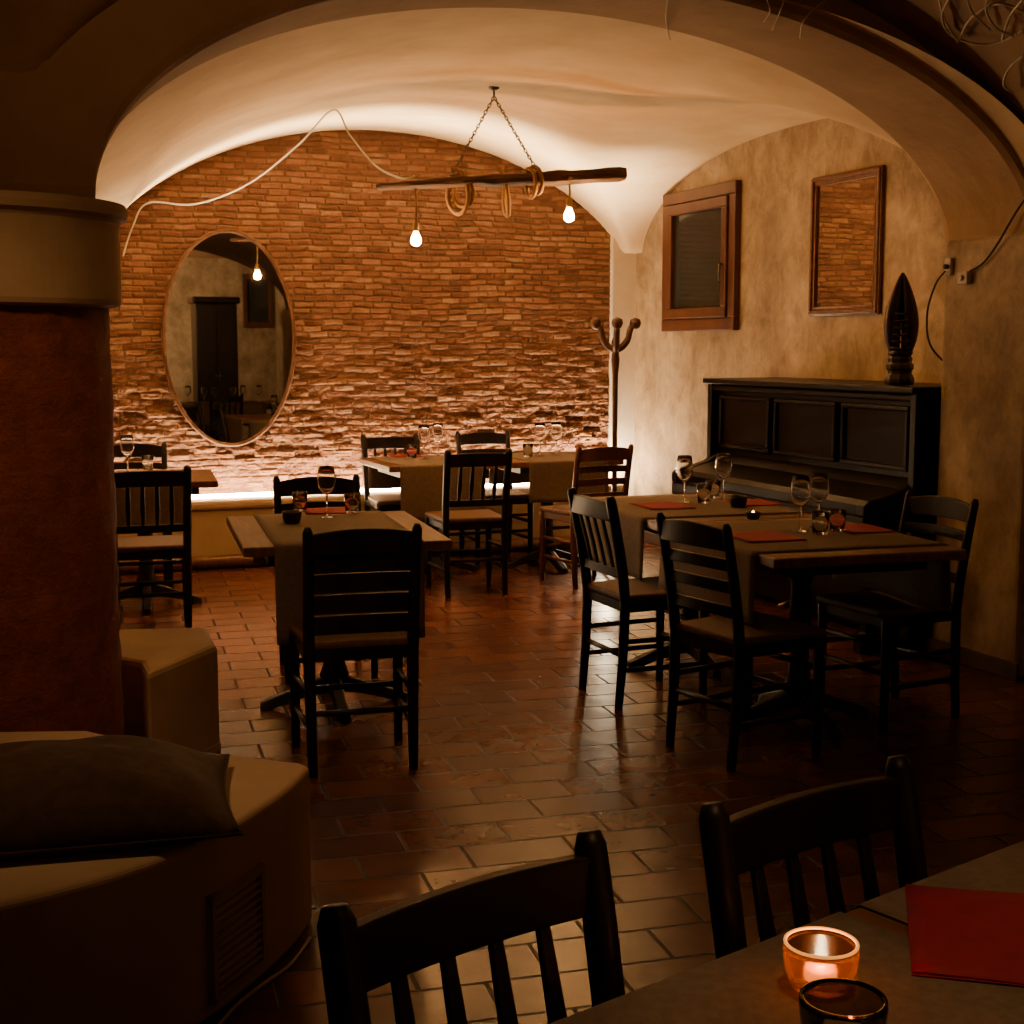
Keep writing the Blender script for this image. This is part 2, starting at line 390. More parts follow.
# brick wall with real relief
def brick_wall():
    nx, nz = 660, 620; x0, x1, z0, z1 = 0.15, 4.72, 0.0, 3.1
    BH, BL = 0.042, 0.145
    verts, bv, mo = [], [], []
    def hsh(i, j, k=0):
        v = math.sin(i*127.1+j*311.7+k*74.7)*43758.5453
        return v-math.floor(v)
    for j in range(nz+1):
        z = z0+(z1-z0)*j/nz
        for i in range(nx+1):
            x = x0+(x1-x0)*i/nx
            wz = z+0.016*noise.noise((x*1.7, z*2.0, 3.1))+0.007*noise.noise((x*7, z*7, 1))
            wx = x+0.020*noise.noise((x*5, z*5, 9.3))
            r = math.floor(wz/BH); fz = wz/BH-r
            bl = BL
            off = (0.5 if r % 2 else 0)+0.6*hsh(r, 5)
            cx = wx/bl+off; c = math.floor(cx); fx = cx-c
            ez = min(fz, 1-fz)*BH; ex = min(fx, 1-fx)*bl
            e = min(ez, ex); ms = 0.005+0.004*hsh(c, r, 2)
            m = 1-min(1, max(0, (e-ms*0.5)/(ms)))
            patch = 0.5+0.9*noise.noise((x*1.3, z*1.8, 4.4))
            low = max(0, 1-abs(z-0.95)/0.85)*min(1.3, max(0.3, patch+0.35))
            rough = 0.22+1.55*low
            k = hsh(c, r, 1)
            hgt = (k-0.5)*0.013*rough
            if hsh(c, r, 8) > 0.78: hgt -= 0.030*low
            hgt += 0.013*rough*noise.fractal((x*14, z*20, 0.7), 0.8, 2.0, 4)
            hgt = hgt*(1-0.6*m)-0.008*m
            verts.append((x, YB-0.012-hgt, z)); bv.append(k); mo.append(m*(0.4+0.6*hsh(c, r, 4)))
    faces = []
    w = nx+1
    for j in range(nz):
        for i in range(nx):
            a = j*w+i; faces.append((a, a+1, a+1+w, a+w))
    me = bpy.data.meshes.new('wall_back'); me.from_pydata(verts, [], faces)
    me.attributes.new('bval', 'FLOAT', 'POINT').data.foreach_set('value', bv)
    me.attributes.new('mort', 'FLOAT', 'POINT').data.foreach_set('value', mo)
    me.materials.append(M['brick'])
    o = bpy.data.objects.new('wall_back', me); COL.objects.link(o); return struct(o)
brick_wall()
b = MB(); b.boxz(0.1, 5.0, 9.86, 9.96, 0, 3.3); struct(b.build('wall_back', M['plaster']))

# column
CX, CY = 0.09, 4.62
col = bpy.data.objects.new('column', None); COL.objects.link(col); col.location = (CX, CY, 0); struct(col)
def shaft():
    bm = bmesh.new(); uv = bm.loops.layers.uv.new('UVMap'); n = 96; R = 0.385; NZ = 90; zs = [i*1.62/NZ for i in range(NZ+1)]
    vs = []
    for z in zs:
        row = []
        for k in range(n):
            a = 2*PI*k/n
            rr = R+0.005*noise.noise((math.cos(a)*4, math.sin(a)*4, z*4))+0.008*noise.noise((math.cos(a)*11, math.sin(a)*11, z*13))
            row.append(bm.verts.new((rr*math.cos(a), rr*math.sin(a), z)))
        vs.append(row)
    for j in range(NZ):
        for k in range(n):
            f = bm.faces.new((vs[j][k], vs[j][(k+1) % n], vs[j+1][(k+1) % n], vs[j+1][k])); f.smooth = True
            for lp, (kk, jj) in zip(f.loops, ((k,j),(k+1,j),(k+1,j+1),(k,j+1))):
                lp[uv].uv = (2*PI*kk/n*R, zs[jj])
    me = bpy.data.meshes.new('shaft'); bm.to_mesh(me); bm.free(); me.materials.append(M['colbrick'])
    o = bpy.data.objects.new('shaft', me); COL.objects.link(o); o.parent = col
shaft()
b = MB(); b.lathe([(0.375,1.61),(0.42,1.62),(0.425,1.635),(0.425,1.865),(0.43,1.875),(0.45,1.885),(0.452,1.905),(0.445,1.925),(0.2,1.93)], n=96)
b.build('capital', M['capital'], col, smooth=False, bevel=0)

# ------------------------------------------------------------------ plaster benches
def cpoly(pts): return [cw(l, d) for l, d in pts]
bench = thing('plaster_bench', 'curved plaster bench with floor grille in front of the round brick column', 'bench')
front = [(-0.522,3.52),(-0.545,3.36),(-0.595,3.18),(-0.677,2.97),(-0.80,2.80),(-0.95,2.66),(-1.15,2.53),(-1.4,2.42),(-1.75,2.35)]
outline = [(-0.55,3.55)]+[(v.x, v.y) for v in curve_pts([(l,d,0) for l, d in front], 6)]+[(-2.1,2.9),(-2.1,3.55),(-1.60,3.84),(-1.2,3.86),(-0.96,3.70)]
b = MB(); b.prism(cpoly(outline), 0, 0.42); b.build('body', M['bench'], bench, bevel=0.025, seg=4)
p0, p1 = cw(-0.598,3.18), cw(-0.677,2.97); tdir = (p1-p0); wl = tdir.length; tdir.normalize()
nrm = Vector((tdir.y, -tdir.x, 0)); 
if nrm.dot(-p0) < 0: nrm = -nrm
gm = (p0+p1)/2+nrm*0.008
rotm = Matrix((( tdir.x, nrm.x, 0),(tdir.y, nrm.y, 0),(0,0,1)))
b = MB()
for (cx, cz, dx, dz) in ((-wl/2+0.008,0.165,0.016,0.25),(wl/2-0.008,0.165,0.016,0.25),(0,0.282,wl,0.016),(0,0.048,wl,0.016)):
    b.box(gm+tdir*cx+Vector((0,0,cz)), (dx,0.02,dz), rotm)
b.build('grille_frame', M['grille'], bench)
b = MB()
for k in range(11):
    b.box(gm+Vector((0,0,0.066+k*0.02)), (wl-0.03,0.016,0.008), rotm @ Matrix.Rotation(0.5,3,'X'))
b.build('grille_slats', M['grille'], bench)
bench2 = thing('plaster_bench', 'small low plaster seat block behind the round column', 'bench')
b = MB(); b.prism(cpoly([(-1.09,5.08),(-1.23,4.62),(-1.30,4.80),(-1.5,4.93),(-1.7,4.96),(-1.75,5.35),(-1.20,5.42)]), 0, 0.40)
b.build('body', M['bench'], bench2, bevel=0.02)
b = MB(); b.prism(cpoly([(-1.085,5.08),(-1.125,4.96),(-1.22,5.0),(-1.22,5.37),(-1.19,5.42)]), 0.0, 0.03)
b.build('kick_strip', M['bench'], bench2)
b = MB(); b.tube(curve_pts([onz(310,938,0.006),onz(290,965,0.006),onz(262,985,0.006),onz(236,1006,0.006),onz(215,1030,0.006)], 6), 0.005, 6)
tag(b.build('floor_cable', M['cable'], smooth=True), 'pale cable lying on the floor along the curved bench', 'cable')
# wall bench with LED strip
bw = thing('wall_bench', 'long low plaster bench along the lit brick wall', 'bench', (2.3, 9.55, 0))
b = MB(); b.boxz(-2.08, 2.38, -0.13, 0.13, 0.0, 0.40); b.build('body', M['bench'], bw, bevel=0.01)
b = MB(); b.boxz(-2.08, 2.38, -0.155, 0.13, 0.40, 0.46); b.build('seat_slab', M['bench'], bw, bevel=0.02)
b = MB(); b.tube([(-2.08,-0.15,0.05),(2.38,-0.15,0.05)], 0.045, 10); b.build('moulding', M['top'], bw, smooth=True)
b = MB(); b.boxz(0.9, 4.66, 9.600, 9.625, 0.462, 0.484)
tag(b.build('light_strip', M['strip']), 'glowing warm light strip lying on the bench at the foot of the brick wall', 'light')

# pillow
pl = thing('pillow', 'dark brown pillow lying on the curved plaster bench', 'pillow', cw(-1.04,3.10,0.423), rzc(14))
def pil(sgn):
    def fn(u, v):
        a, c = u*2-1, v*2-1
        t = max(0, 1-abs(a)**2.3)**0.65*max(0, 1-abs(c)**2.3)**0.65
        x = a*0.40*(1-0.06*(1-c*c)); y = c*0.30*(1-0.06*(1-a*a))
        edge = 0.026+0.008*(a*a)*(c*c)
        return Vector((x, y, edge+(0.14*t if sgn > 0 else -0.024*min(1, t*3))+0.020*noise.noise((a*3, c*3, 1))*t*(sgn > 0)))
    return fn
b = MB(); b.grid(pil(1), 32, 26); b.grid(pil(-1), 32, 26); bmesh.ops.remove_doubles(b.bm, verts=b.bm.verts[:], dist=0.0005)
b.build('cushion', M['pillow'], pl, smooth=True)
f = pil(1)
seam = [f(k/10,0) for k in range(10)]+[f(1,k/10) for k in range(10)]+[f(1-k/10,1) for k in range(10)]+[f(0,1-k/10) for k in range(10)]
b = MB(); b.tube(seam, 0.004, 6, closed=True); b.build('piping', M['pillow'], pl, smooth=True)

# ------------------------------------------------------------------ chairs
def rail(y0, bow, z0, z1, crest, th, half, nseg=14, zdip=0.0):
    rings = []
    for i in range(nseg+1):
        t = i/nseg*2-1; q = 1-t*t
        y = y0-bow*q; x = t*half
        a = z0+zdip*q; c = z1+crest*q
        rings.append([Vector((x,y-th/2,a)),Vector((x,y+th/2,a)),Vector((x,y+th/2-0.002,c)),Vector((x,y-th/2+0.002,c))])
    return rings
def make_chair(style, wood, label):
    t = thing('dining_chair', label, 'chair', group='dark dining chairs')
    w = M[wood]
    def yb(z): return -0.18 if z < 0.44 else -0.18-0.075*((z-0.44)/0.44)**1.3
    for s in (-1, 1):
        zs = [0,0.2,0.44,0.55,0.66,0.77,0.87,0.888]
        rd = [0.017,0.020,0.022,0.023,0.023,0.023,0.022,0.015] if style == 'spindle' else [0.017,0.020,0.022,0.021,0.020,0.019,0.018,0.010]
        b = MB(); b.tube([(s*(0.178+0.012*z), yb(z)-(0.0 if z > 0.3 else (0.3-z)*0.08), z) for z in zs], rd, 8)
        b.build('leg', w, t, smooth=True)
        b = MB(); b.tube([(s*0.195,0.185,z) for z in (0,0.2,0.42,0.445)], [0.016,0.019,0.021,0.02], 8); b.build('leg', w, t, smooth=True)
    b = MB()
    b.prism([(-0.185,-0.19),(0.185,-0.19),(0.215,0.205),(0.19,0.222),(-0.19,0.222),(-0.215,0.205)], 0.445, 0.475)
    b.build('seat', M['rush'], t, bevel=0.012, seg=3)
    b = MB()
    for s in (-1, 1): b.box((s*0.187,0.0,0.425), (0.02,0.36,0.04))
    b.box((0,0.185,0.425), (0.37,0.02,0.04)); b.box((0,-0.178,0.425), (0.34,0.02,0.04))
    b.build('seat_frame', w, t)
    for s in (-1, 1):
        for z in (0.16, 0.28):
            b = MB(); b.tube([(s*0.18,-0.185,z),(s*0.195,0.185,z)], 0.011, 8); b.build('stretcher', w, t, smooth=True)
    for y, z in ((0.187,0.22),(0.187,0.33),(-0.186,0.22)):
        b = MB(); b.tube([(-0.185,y,z),(0.185,y,z)], 0.011, 8); b.build('stretcher', w, t, smooth=True)
    if style == 'spindle':
        b = MB(); b.loft(rail(yb(0.84), 0.012, 0.785, 0.862, 0.006, 0.026, 0.185, zdip=0.002)); b.build('top_rail', w, t, bevel=0.004)
        b = MB(); b.loft(rail(yb(0.56), 0.009, 0.545, 0.585, 0.0, 0.02, 0.18)); b.build('lower_rail', w, t, bevel=0.004)
        for k in range(4):
            tt = (-0.6+0.4*k); q = 1-tt*tt
            ya, yz = yb(0.56)-0.009*q, yb(0.84)-0.012*q
            x = tt*0.18
            b = MB()
            b.loft([[Vector((x+dx*wd,y+dy*0.006,z)) for dx, dy in ((-1,-1),(1,-1),(1,1),(-1,1))] for (y, z, wd) in ((ya,0.58,0.008),((ya*0.6+yz*0.4),0.67,0.013),(yz,0.795,0.009))])
            b.build('slat', w, t, bevel=0.003)
    else:
        b = MB(); b.loft(rail(yb(0.83), 0.026, 0.79, 0.86, 0.02, 0.022, 0.185, zdip=0.004)); b.build('top_rail', w, t, bevel=0.004)
        for z in ((0.545,0.635,0.715) if style == 'ladder' else (0.50,0.575,0.65,0.722)):
            hh = 0.042 if style == 'ladder' else 0.066
            b = MB(); b.loft(rail(yb(z), 0.026, z, z+hh, 0.006, 0.018, 0.18, zdip=0.006)); b.build('slat', w, t, bevel=0.003)
    return t
protos = {}
def chair(style, wood, l, d, th, label):
    pos = cw(l, d); rz = rzc(th)
    return chair_w(style, wood, pos, rz, label)
def chair_w(style, wood, pos, rz, label):
    k = (style, wood)
    if k not in protos:
        o = make_chair(style, wood, label); protos[k] = o; o.location = pos; o.rotation_euler = (0,0,rz)
    else:
        o = dup(protos[k], pos, rz, label)
    return o
# foreground chairs from their back rails
def fg_chair(a, c, label):
    A0, A1 = onz(*a, 0.885), onz(*c, 0.885)
    u = (A1-A0).normalized(); nn = Vector((u.y, -u.x, 0)); mid = (A0+A1)/2
    pos = mid+nn*0.255; pos.z = 0
    chair_w('spindle', 'dark', pos, math.atan2(nn.y, nn.x)-PI/2, label)
    return pos, u, nn
pA, uA, nA = fg_chair((318,914), (602,830), 'nearest dark slat-back chair, tucked under the candlelit foreground table')
pB, uB, nB = fg_chair((705,808), (905,757), 'dark slat-back chair at the foreground table beside the big red napkin')
chair('panel', 'dark', -0.575, 4.99, 15, 'dark ladder-back chair with its back to us at the table with one wine glass')
chair('ladder', 'dark', -0.86, 6.36, 195, 'dark chair at the far side of the left middle table, mostly hidden')
chair('spindle', 'dark', 0.565, 5.92, -68, 'black slat-back chair at left side of the long table, farther one')
chair('ladder', 'dark', 0.86, 5.08, -59, 'dark ladder-back chair with brown seat at near left corner of the long table')
chair('ladder', 'dark', 1.54, 5.62, 116, 'dark chair at right side of the long table near the pilaster')
chair('spindle', 'dark', -0.275, 8.48, 18, 'dark slat-back chair with its back to us at the table before the brick wall')
chair('ladder', 'brownchair', 0.455, 8.82, 28, 'reddish brown chair beside the coat stand')
chair('ladder', 'dark', -0.12, 9.78, 201, 'dark chair facing us behind the far table, in front of the brick wall')
chair('spindle', 'dark', -0.76, 9.46, 200, 'chair facing us behind the left end of the far table')
chair('spindle', 'dark', -1.91, 7.30, 17, 'dark slat-back chair below the oval mirror, nearest the round column')
chair('ladder', 'dark', -2.33, 8.60, 195, 'dark chair facing us behind the table beside the oval mirror')

# ------------------------------------------------------------------ tables
def make_table(label, pos, rz, wx, wy):
    t = thing('restaurant_table', label, 'table', pos, rz, 'pedestal restaurant tables')
    b = MB(); b.boxz(-wx/2, wx/2, -wy/2, wy/2, 0.712, 0.75); b.build('tabletop', M['top'], t, bevel=0.006)
    b = MB(); b.boxz(-wx/2+0.1, wx/2-0.1, -wy/2+0.1, wy/2-0.1, 0.665, 0.712); b.build('apron', M['iron'], t, bevel=0.004)
    b = MB(); b.lathe([(0.05,0.10),(0.062,0.13),(0.045,0.18),(0.038,0.30),(0.045,0.42),(0.038,0.55),(0.06,0.62),(0.12,0.667)], n=16); b.build('pedestal', M['iron'], t, smooth=True)
    for k in range(4):
        a = k*PI/2; c, s = math.cos(a), math.sin(a)
        rings = []
        for r, z0, z1, w in ((0.0,0.06,0.14,0.03),(0.10,0.05,0.105,0.03),(0.2,0.022,0.07,0.028),(0.27,0.0,0.045,0.034),(0.31,0.0,0.03,0.024)):
            rings.append([Vector((c*r-s*y, s*r+c*y, z)) for y, z in ((-w,z0),(w,z0),(w*0.7,z1),(-w*0.7,z1))])
        b = MB(); b.loft(rings); b.build('foot', M['iron'], t, bevel=0.006)
    return t
def runner(label, pos, rz, width, half, drop, axis='y', off=0.0, drop2=None):
    prof = []
    drop2 = drop if drop2 is None else drop2
    e = half+0.005
    for k in range(9): prof.append((-e-0.004, 0.735-drop+drop*k/8*1.0, (8-k)/8))
    prof += [(-e-0.001,0.746,0),(-e+0.008,0.7535,0)]
    for k in range(1, 8): prof.append((-e+0.008+2*(e-0.008)*k/8, 0.7535, 0))
    prof += [(e-0.008,0.7535,0),(e+0.001,0.746,0)]
    for k in range(9): prof.append((e+0.004, 0.735-drop2*k/8, k/8))
    nu = 14
    def fn(u, v):
        i = min(int(round(v*(len(prof)-1))), len(prof)-1); y, z, hang = prof[i]
        x = (u-0.5)*width
        y += hang*0.012*math.sin(u*9+1.3*y*5)*(1 if y > 0 else -1)+hang*0.012*(1 if y > 0 else -1)
        p = (x+off, y) if axis == 'y' else (y, x+off)
        return Vector((p[0], p[1], z))
    b = MB(); b.grid(fn, nu, len(prof)-1)
    o = b.build('table_runner', M['cloth'], smooth=True, solid=0.0018)
    o.location = pos; o.rotation_euler = (0,0,rz)
    return tag(o, label, 'tablecloth', 'grey beige table runners')
# left middle table
P1 = cw(-0.745, 5.75); make_table('brown wooden table in the left middle with one wine glass and a red napkin', P1, rzc(15), 0.80, 1.00)
runner('grey runner hanging behind the ladder-back chair on the left middle table', P1, rzc(15), 0.57, 0.50, 0.36, 'y', 0, 0.2)
# long right table = two tables
P2 = cw(1.15, 5.50); make_table('near half of the long table in front of the piano', P2, rzc(17), 0.79, 1.05)
P3 = cw(1.15-1.056*math.sin(math.radians(17)), 5.50+1.056*math.cos(math.radians(17))); make_table('far half of the long table in front of the piano', P3, rzc(17), 0.79, 1.05)
runner('grey runner across the near half of the long table by the piano', P2, rzc(17), 0.86, 0.395, 0.25, 'x', 0.03)
runner('grey runner across the far half of the long table by the piano', P3, rzc(17), 0.80, 0.395, 0.255, 'x', 0.0)
# far tables
P4 = cw(-0.52, 9.15); make_table('brown table before the brick wall, left half of the far pair', P4, rzc(21), 0.80, 0.72)
P5 = cw(-0.52+0.815*math.cos(math.radians(21)), 9.15+0.815*math.sin(math.radians(21))); make_table('brown table before the brick wall, next to the coat stand', P5, rzc(21), 0.80, 0.72)
runner('grey runner hanging from the far table left of the slat-back chair', P4, rzc(21), 0.56, 0.36, 0.34, 'y', -0.05, 0.2)
runner('grey runner on the far table beside the coat stand', P5, rzc(21), 0.56, 0.36, 0.25, 'y', 0, 0.2)
P6 = cw(-2.12, 8.02); make_table('brown table below the oval mirror, half hidden by the column', P6, rzc(15), 0.80, 0.76)
runner('grey runner on the table below the oval mirror', P6, rzc(15), 0.5, 0.38, 0.25, 'y', 0, 0.2)
# table of the front room that shows only in the oval mirror
P7 = Vector((3.35, 0.9, 0)); make_table('table with set glasses seen only as a reflection in the oval mirror', P7, 0.0, 1.3, 0.8)
runner('pale runner on the table reflected in the oval mirror', P7, 0.0, 0.9, 0.40, 0.25, 'y')
chair_w('spindle', 'dark', Vector((3.2, 1.55, 0)), PI, 'dark chair seen only as a reflection in the oval mirror')
# foreground table
E0, E1 = onz(590,1010,0.75), onz(1024,842,0.75); uE = (E1-E0).normalized(); nE = Vector((uE.y,-uE.x,0))
smid = (((pA+pB)/2)-E0).dot(uE)
PF = E0+uE*smid+nE*0.40; PF.z = 0; rzF = math.atan2(uE.y, uE.x)
make_table('foreground table in the lower right corner with a burning candle', PF, rzF, 1.5, 0.80)
runner('wide grey runner under the candle on the foreground table', PF, rzF, 0.62, 0.40, 0.2, 'y', -0.10, 0.03)
runner('grey runner under the big red napkin on the foreground table', PF, rzF, 0.46, 0.40, 0.2, 'y', 0.48, 0.03)

# ------------------------------------------------------------------ tableware
def napkin(px, py, w, h, th, label, loc=None, z=0.7558):
    p = onz(px, py, z) if loc is None else Vector((loc[0], loc[1], z))
    b = MB()
    def lay(z0, s, ins):
        b.grid(lambda u, v: Vector(((u-0.5)*w+ins, (v-0.5)*h+ins, z0+0.0012*math.sin(u*5+v*3+s))), 8, 8)
    lay(0, 0, 0); lay(0.0028, 1.0, 0.002)
    o = b.build('napkin', M['red'], smooth=True, solid=0.0012, recalc=False); o.location = p; o.rotation_euler = (0,0,rzc(th))
    return tag(o, label, 'napkin', 'red paper napkins')
napkin(0,0,0.27,0.285,-14,'large red napkin at the right edge of the foreground table', loc=(onz(900,885,0.755)+onz(917,977,0.755))/2+cw(0.97*0.135,-0.25*0.135))
napkin(326,511,0.20,0.22,15,'red napkin beside the wine glass on the left middle table')
napkin(662,506,0.22,0.28,17,'red napkin at the far left end of the long table')
napkin(752,503,0.20,0.24,17,'red napkin on the far right of the long table, beside the piano keyboard')
napkin(762,537,0.24,0.28,17,'red napkin in the middle front of the long table, by the ladder-back chair')
napkin(858,529,0.20,0.26,17,'red napkin nearest the right-hand chair at the long table')
napkin(405,456,0.2,0.2,20,'red napkin on the far table before the brick wall')

WG = None
def wine_glass(px, py, label, p=None):
    global WG
    if p is None: p = onz(px, py, 0.7555)
    if WG is None:
        t = thing('wine_glass', label, 'wine glass', p, 0, 'wine glasses')
        b = MB(); b.lathe([(0.006,0.098),(0.018,0.104),(0.032,0.122),(0.040,0.146),(0.041,0.165),(0.038,0.19),(0.033,0.222),(0.0318,0.222),(0.0367,0.19),(0.0397,0.165),(0.0386,0.147),(0.031,0.124),(0.017,0.107),(0.004,0.102)], n=24); b.build('bowl', M['glass'], t, smooth=True)
        b = MB(); b.lathe([(0.006,0.004),(0.004,0.02),(0.0036,0.06),(0.005,0.09),(0.007,0.099)], n=12); b.build('stem', M['glass'], t, smooth=True)
        b = MB(); b.lathe([(0.034,0.0),(0.035,0.0015),(0.02,0.004),(0.006,0.0055)], n=24); b.build('foot', M['glass'], t, smooth=True)
        WG = t; return t
    return dup(WG, p, 0, label)
wine_glass(327,517,'single wine glass standing on the left middle table')
wine_glass(684,502,'wine glass at the far left of the long table')
wine_glass(723,499,'wine glass at the far end of the long table, before the piano keyboard')
wine_glass(800,531,'left of the two close wine glasses on the near half of the long table')
wine_glass(818,527,'right of the two close wine glasses on the near half of the long table')
wine_glass(424,459,'left wine glass on the far table beneath the left bulb')
wine_glass(438,456,'wine glass on the far table just left of the slat-back chair top')
wine_glass(540,456,'left wine glass on the far table beside the coat stand')
wine_glass(556,455,'right wine glass on the far table, nearer the coat stand')
wine_glass(128,473,'wine glass on the table below the oval mirror')
for k, (x, y) in enumerate(((2.85,1.0),(3.05,1.05),(3.17,1.12),(3.42,1.08),(3.56,1.0),(3.75,1.1))):
    o = wine_glass(0, 0, 'wine glass on the set table seen only as a reflection in the oval mirror', Vector((x,y,0.7555))); o['group'] = 'reflected wine glasses'
TB = None
def tumbler(px, py, label):
    global TB
    p = onz(px, py, 0.7555)
    if TB is None:
        b = MB(); b.lathe([(0.029,0.0),(0.030,0.004),(0.033,0.05),(0.036,0.088),(0.0345,0.088),(0.0315,0.05),(0.028,0.01)], n=24)
        o = b.build('tumbler', M['glass'], smooth=True); TB = o; o.location = p
        return tag(o, label, 'glass', 'water tumblers')
    o = TB.copy(); COL.objects.link(o); o.location = p; o['label'] = label; return o
tumbler(300,511,'water tumbler left of the wine glass on the left middle table')
tumbler(352,513,'water tumbler right of the wine glass on the left middle table')
tumbler(704,503,'left of two water tumblers at the far end of the long table')
tumbler(713,498,'right of two water tumblers at the far end of the long table')
tumbler(820,534,'left water tumbler below the paired wine glasses on the long table')
tumbler(837,531,'right water tumbler below the paired wine glasses on the long table')
tumbler(412,458,'water tumbler left of the wine glasses on the far table')
tumbler(528,457,'water tumbler on the far table beside the coat stand')
tumbler(148,470,'water tumbler on the table below the oval mirror')

def candle_bowl(p, label, m, r, h, lit, flame, rim_glow=False):
    t = thing('candle_holder', label, 'candle holder', p, 0)
    b = MB(); b.lathe([(r*0.72,0),(r*0.80,0.004),(r*0.95,h*0.45),(r,h*0.85),(r*0.98,h),(r*0.90,h),(r*0.90,h*0.85),(r*0.84,h*0.45),(r*0.66,0.010)], n=32); b.build('bowl', m, t, smooth=True)
    b = MB(); b.lathe([(r*0.45,0.011),(r*0.45,0.022),(r*0.38,0.024),(0.002,0.023)], n=20); b.build('candle', M['wax'] if lit else M['waxoff'], t, smooth=True)
    if lit:
        fs = r/0.047
        b = MB(); b.lathe([(0.001,0.025),(0.006*fs,0.027),(0.008*fs,0.030),(0.004*fs,0.034),(0.0006,0.037)], n=10); b.build('flame', flame, t, smooth=True)
    if rim_glow:
        b = MB(); b.tube([(r*0.94*math.cos(2*PI*k/32), r*0.94*math.sin(2*PI*k/32), h+0.0015) for k in range(32)], 0.0020, 6, closed=True); b.build('rim_glow', M['rim_glow'], t, smooth=True)  # added glowing ring imitating candlelight along the glass edge
    return t
CP = onz(820,988,0.7553)
candle_bowl(CP, 'lit amber glass candle holder on the foreground table', M['amber'], 0.044, 0.054, True, M['flame'], True)
candle_bowl(onz(842,1046,0.7553), 'unlit smoky glass candle holder in front of the lit candle, foreground table', M['smoke'], 0.047, 0.055, False, None)
candle_bowl(onz(292,523,0.7553), 'small dark candle bowl at the left edge of the left middle table', M['bowl'], 0.042, 0.05, True, M['ember'])
candle_bowl(onz(738,507,0.7553), 'dark candle bowl on the long table between the napkins', M['bowl'], 0.042, 0.05, False, None)
candle_bowl(onz(753,519,0.7553), 'small candle bowl with orange flame in the middle of the long table', M['bowl'], 0.032, 0.032, True, M['ember'])

# ------------------------------------------------------------------ piano
HW = 1.00
pn = thing('upright_piano', 'black upright piano with closed lid against the right wall', 'piano', (4.57, 6.545, 0))
b = MB(); b.boxz(-0.20,0.28,-HW+0.02,HW-0.02,0.04,1.265); b.build('case', M['piano'], pn, bevel=0.005)
for s in (-1, 1):
    b = MB(); b.boxz(-0.26,0.285,s*(HW-0.02)-0.025,s*(HW-0.02)+0.025,0.0,1.265); b.build('side_panel', M['piano'], pn, bevel=0.006)
b = MB(); b.boxz(-0.29,0.29,-HW-0.015,HW+0.02,1.265,1.30); b.build('lid', M['piano'], pn, bevel=0.01, seg=3)
b = MB(); b.boxz(-0.255,-0.20,-HW+0.04,HW-0.04,1.225,1.262); b.build('cornice', M['piano'], pn, bevel=0.012, seg=3)
for yc, hw in ((-0.63,0.28),(0.0,0.30),(0.63,0.28)):
    b = MB(); b.boxz(-0.215,-0.198,yc-hw,yc+hw,0.88,1.20); pp = b.build('upper_panel', M['pianopanel'], pn, bevel=0.006)
    b = MB()
    for (y0,y1,z0,z1) in ((yc-hw,yc+hw,1.175,1.20),(yc-hw,yc+hw,0.88,0.905),(yc-hw,yc-hw+0.025,0.905,1.175),(yc+hw-0.025,yc+hw,0.905,1.175)):
        b.boxz(-0.235,-0.21,y0,y1,z0,z1)
    b.build('moulding', M['piano'], pp, bevel=0.007, seg=2)
b = MB(); b.boxz(-0.52,-0.2,-HW+0.03,HW-0.03,0.60,0.675); b.build('key_bed', M['piano'], pn, bevel=0.008)
b = MB(); yy = HW-0.10
b.loft([[Vector((x,y,z)) for x, z in ((-0.49,0.675),(-0.49,0.725),(-0.46,0.75),(-0.27,0.80),(-0.2,0.85),(-0.2,0.675))] for y in (-yy, yy)]); b.build('fallboard', M['piano'], pn, bevel=0.004)
for s in (-1, 1):
    b = MB(); b.loft([[Vector((x,s*(HW-0.06)+q,z)) for x, z in ((-0.52,0.675),(-0.52,0.73),(-0.49,0.755),(-0.40,0.77),(-0.30,0.80),(-0.2,0.86),(-0.2,0.675))] for q in (-0.035,0.035)]); b.build('cheek', M['piano'], pn, bevel=0.008)
    b = MB(); b.loft([[Vector((x+dx*w,s*(HW-0.08)+dy*w,z)) for dx, dy in ((-1,-1),(1,-1),(1,1),(-1,1))] for x, z, w in ((-0.46,0.0,0.035),(-0.46,0.06,0.04),(-0.44,0.10,0.028),(-0.45,0.35,0.035),(-0.47,0.5,0.045),(-0.46,0.60,0.05))]); b.build('leg', M['piano'], pn, bevel=0.006)
    b = MB(); b.boxz(-0.50,-0.2,s*(HW-0.08)-0.035,s*(HW-0.08)+0.035,0.0,0.055); b.build('toe', M['piano'], pn, bevel=0.006)
b = MB(); b.boxz(-0.215,-0.199,-0.8,0.8,0.14,0.56); b.build('lower_panel', M['pianopanel'], pn, bevel=0.006)
for s in (-1, 1):
    b = MB(); b.tube([(-0.2,s*0.07,0.07),(-0.26,s*0.07,0.06),(-0.31,s*0.07,0.045)], [0.01,0.014,0.018], 8); b.build('pedal', M['brass'], pn, smooth=True)

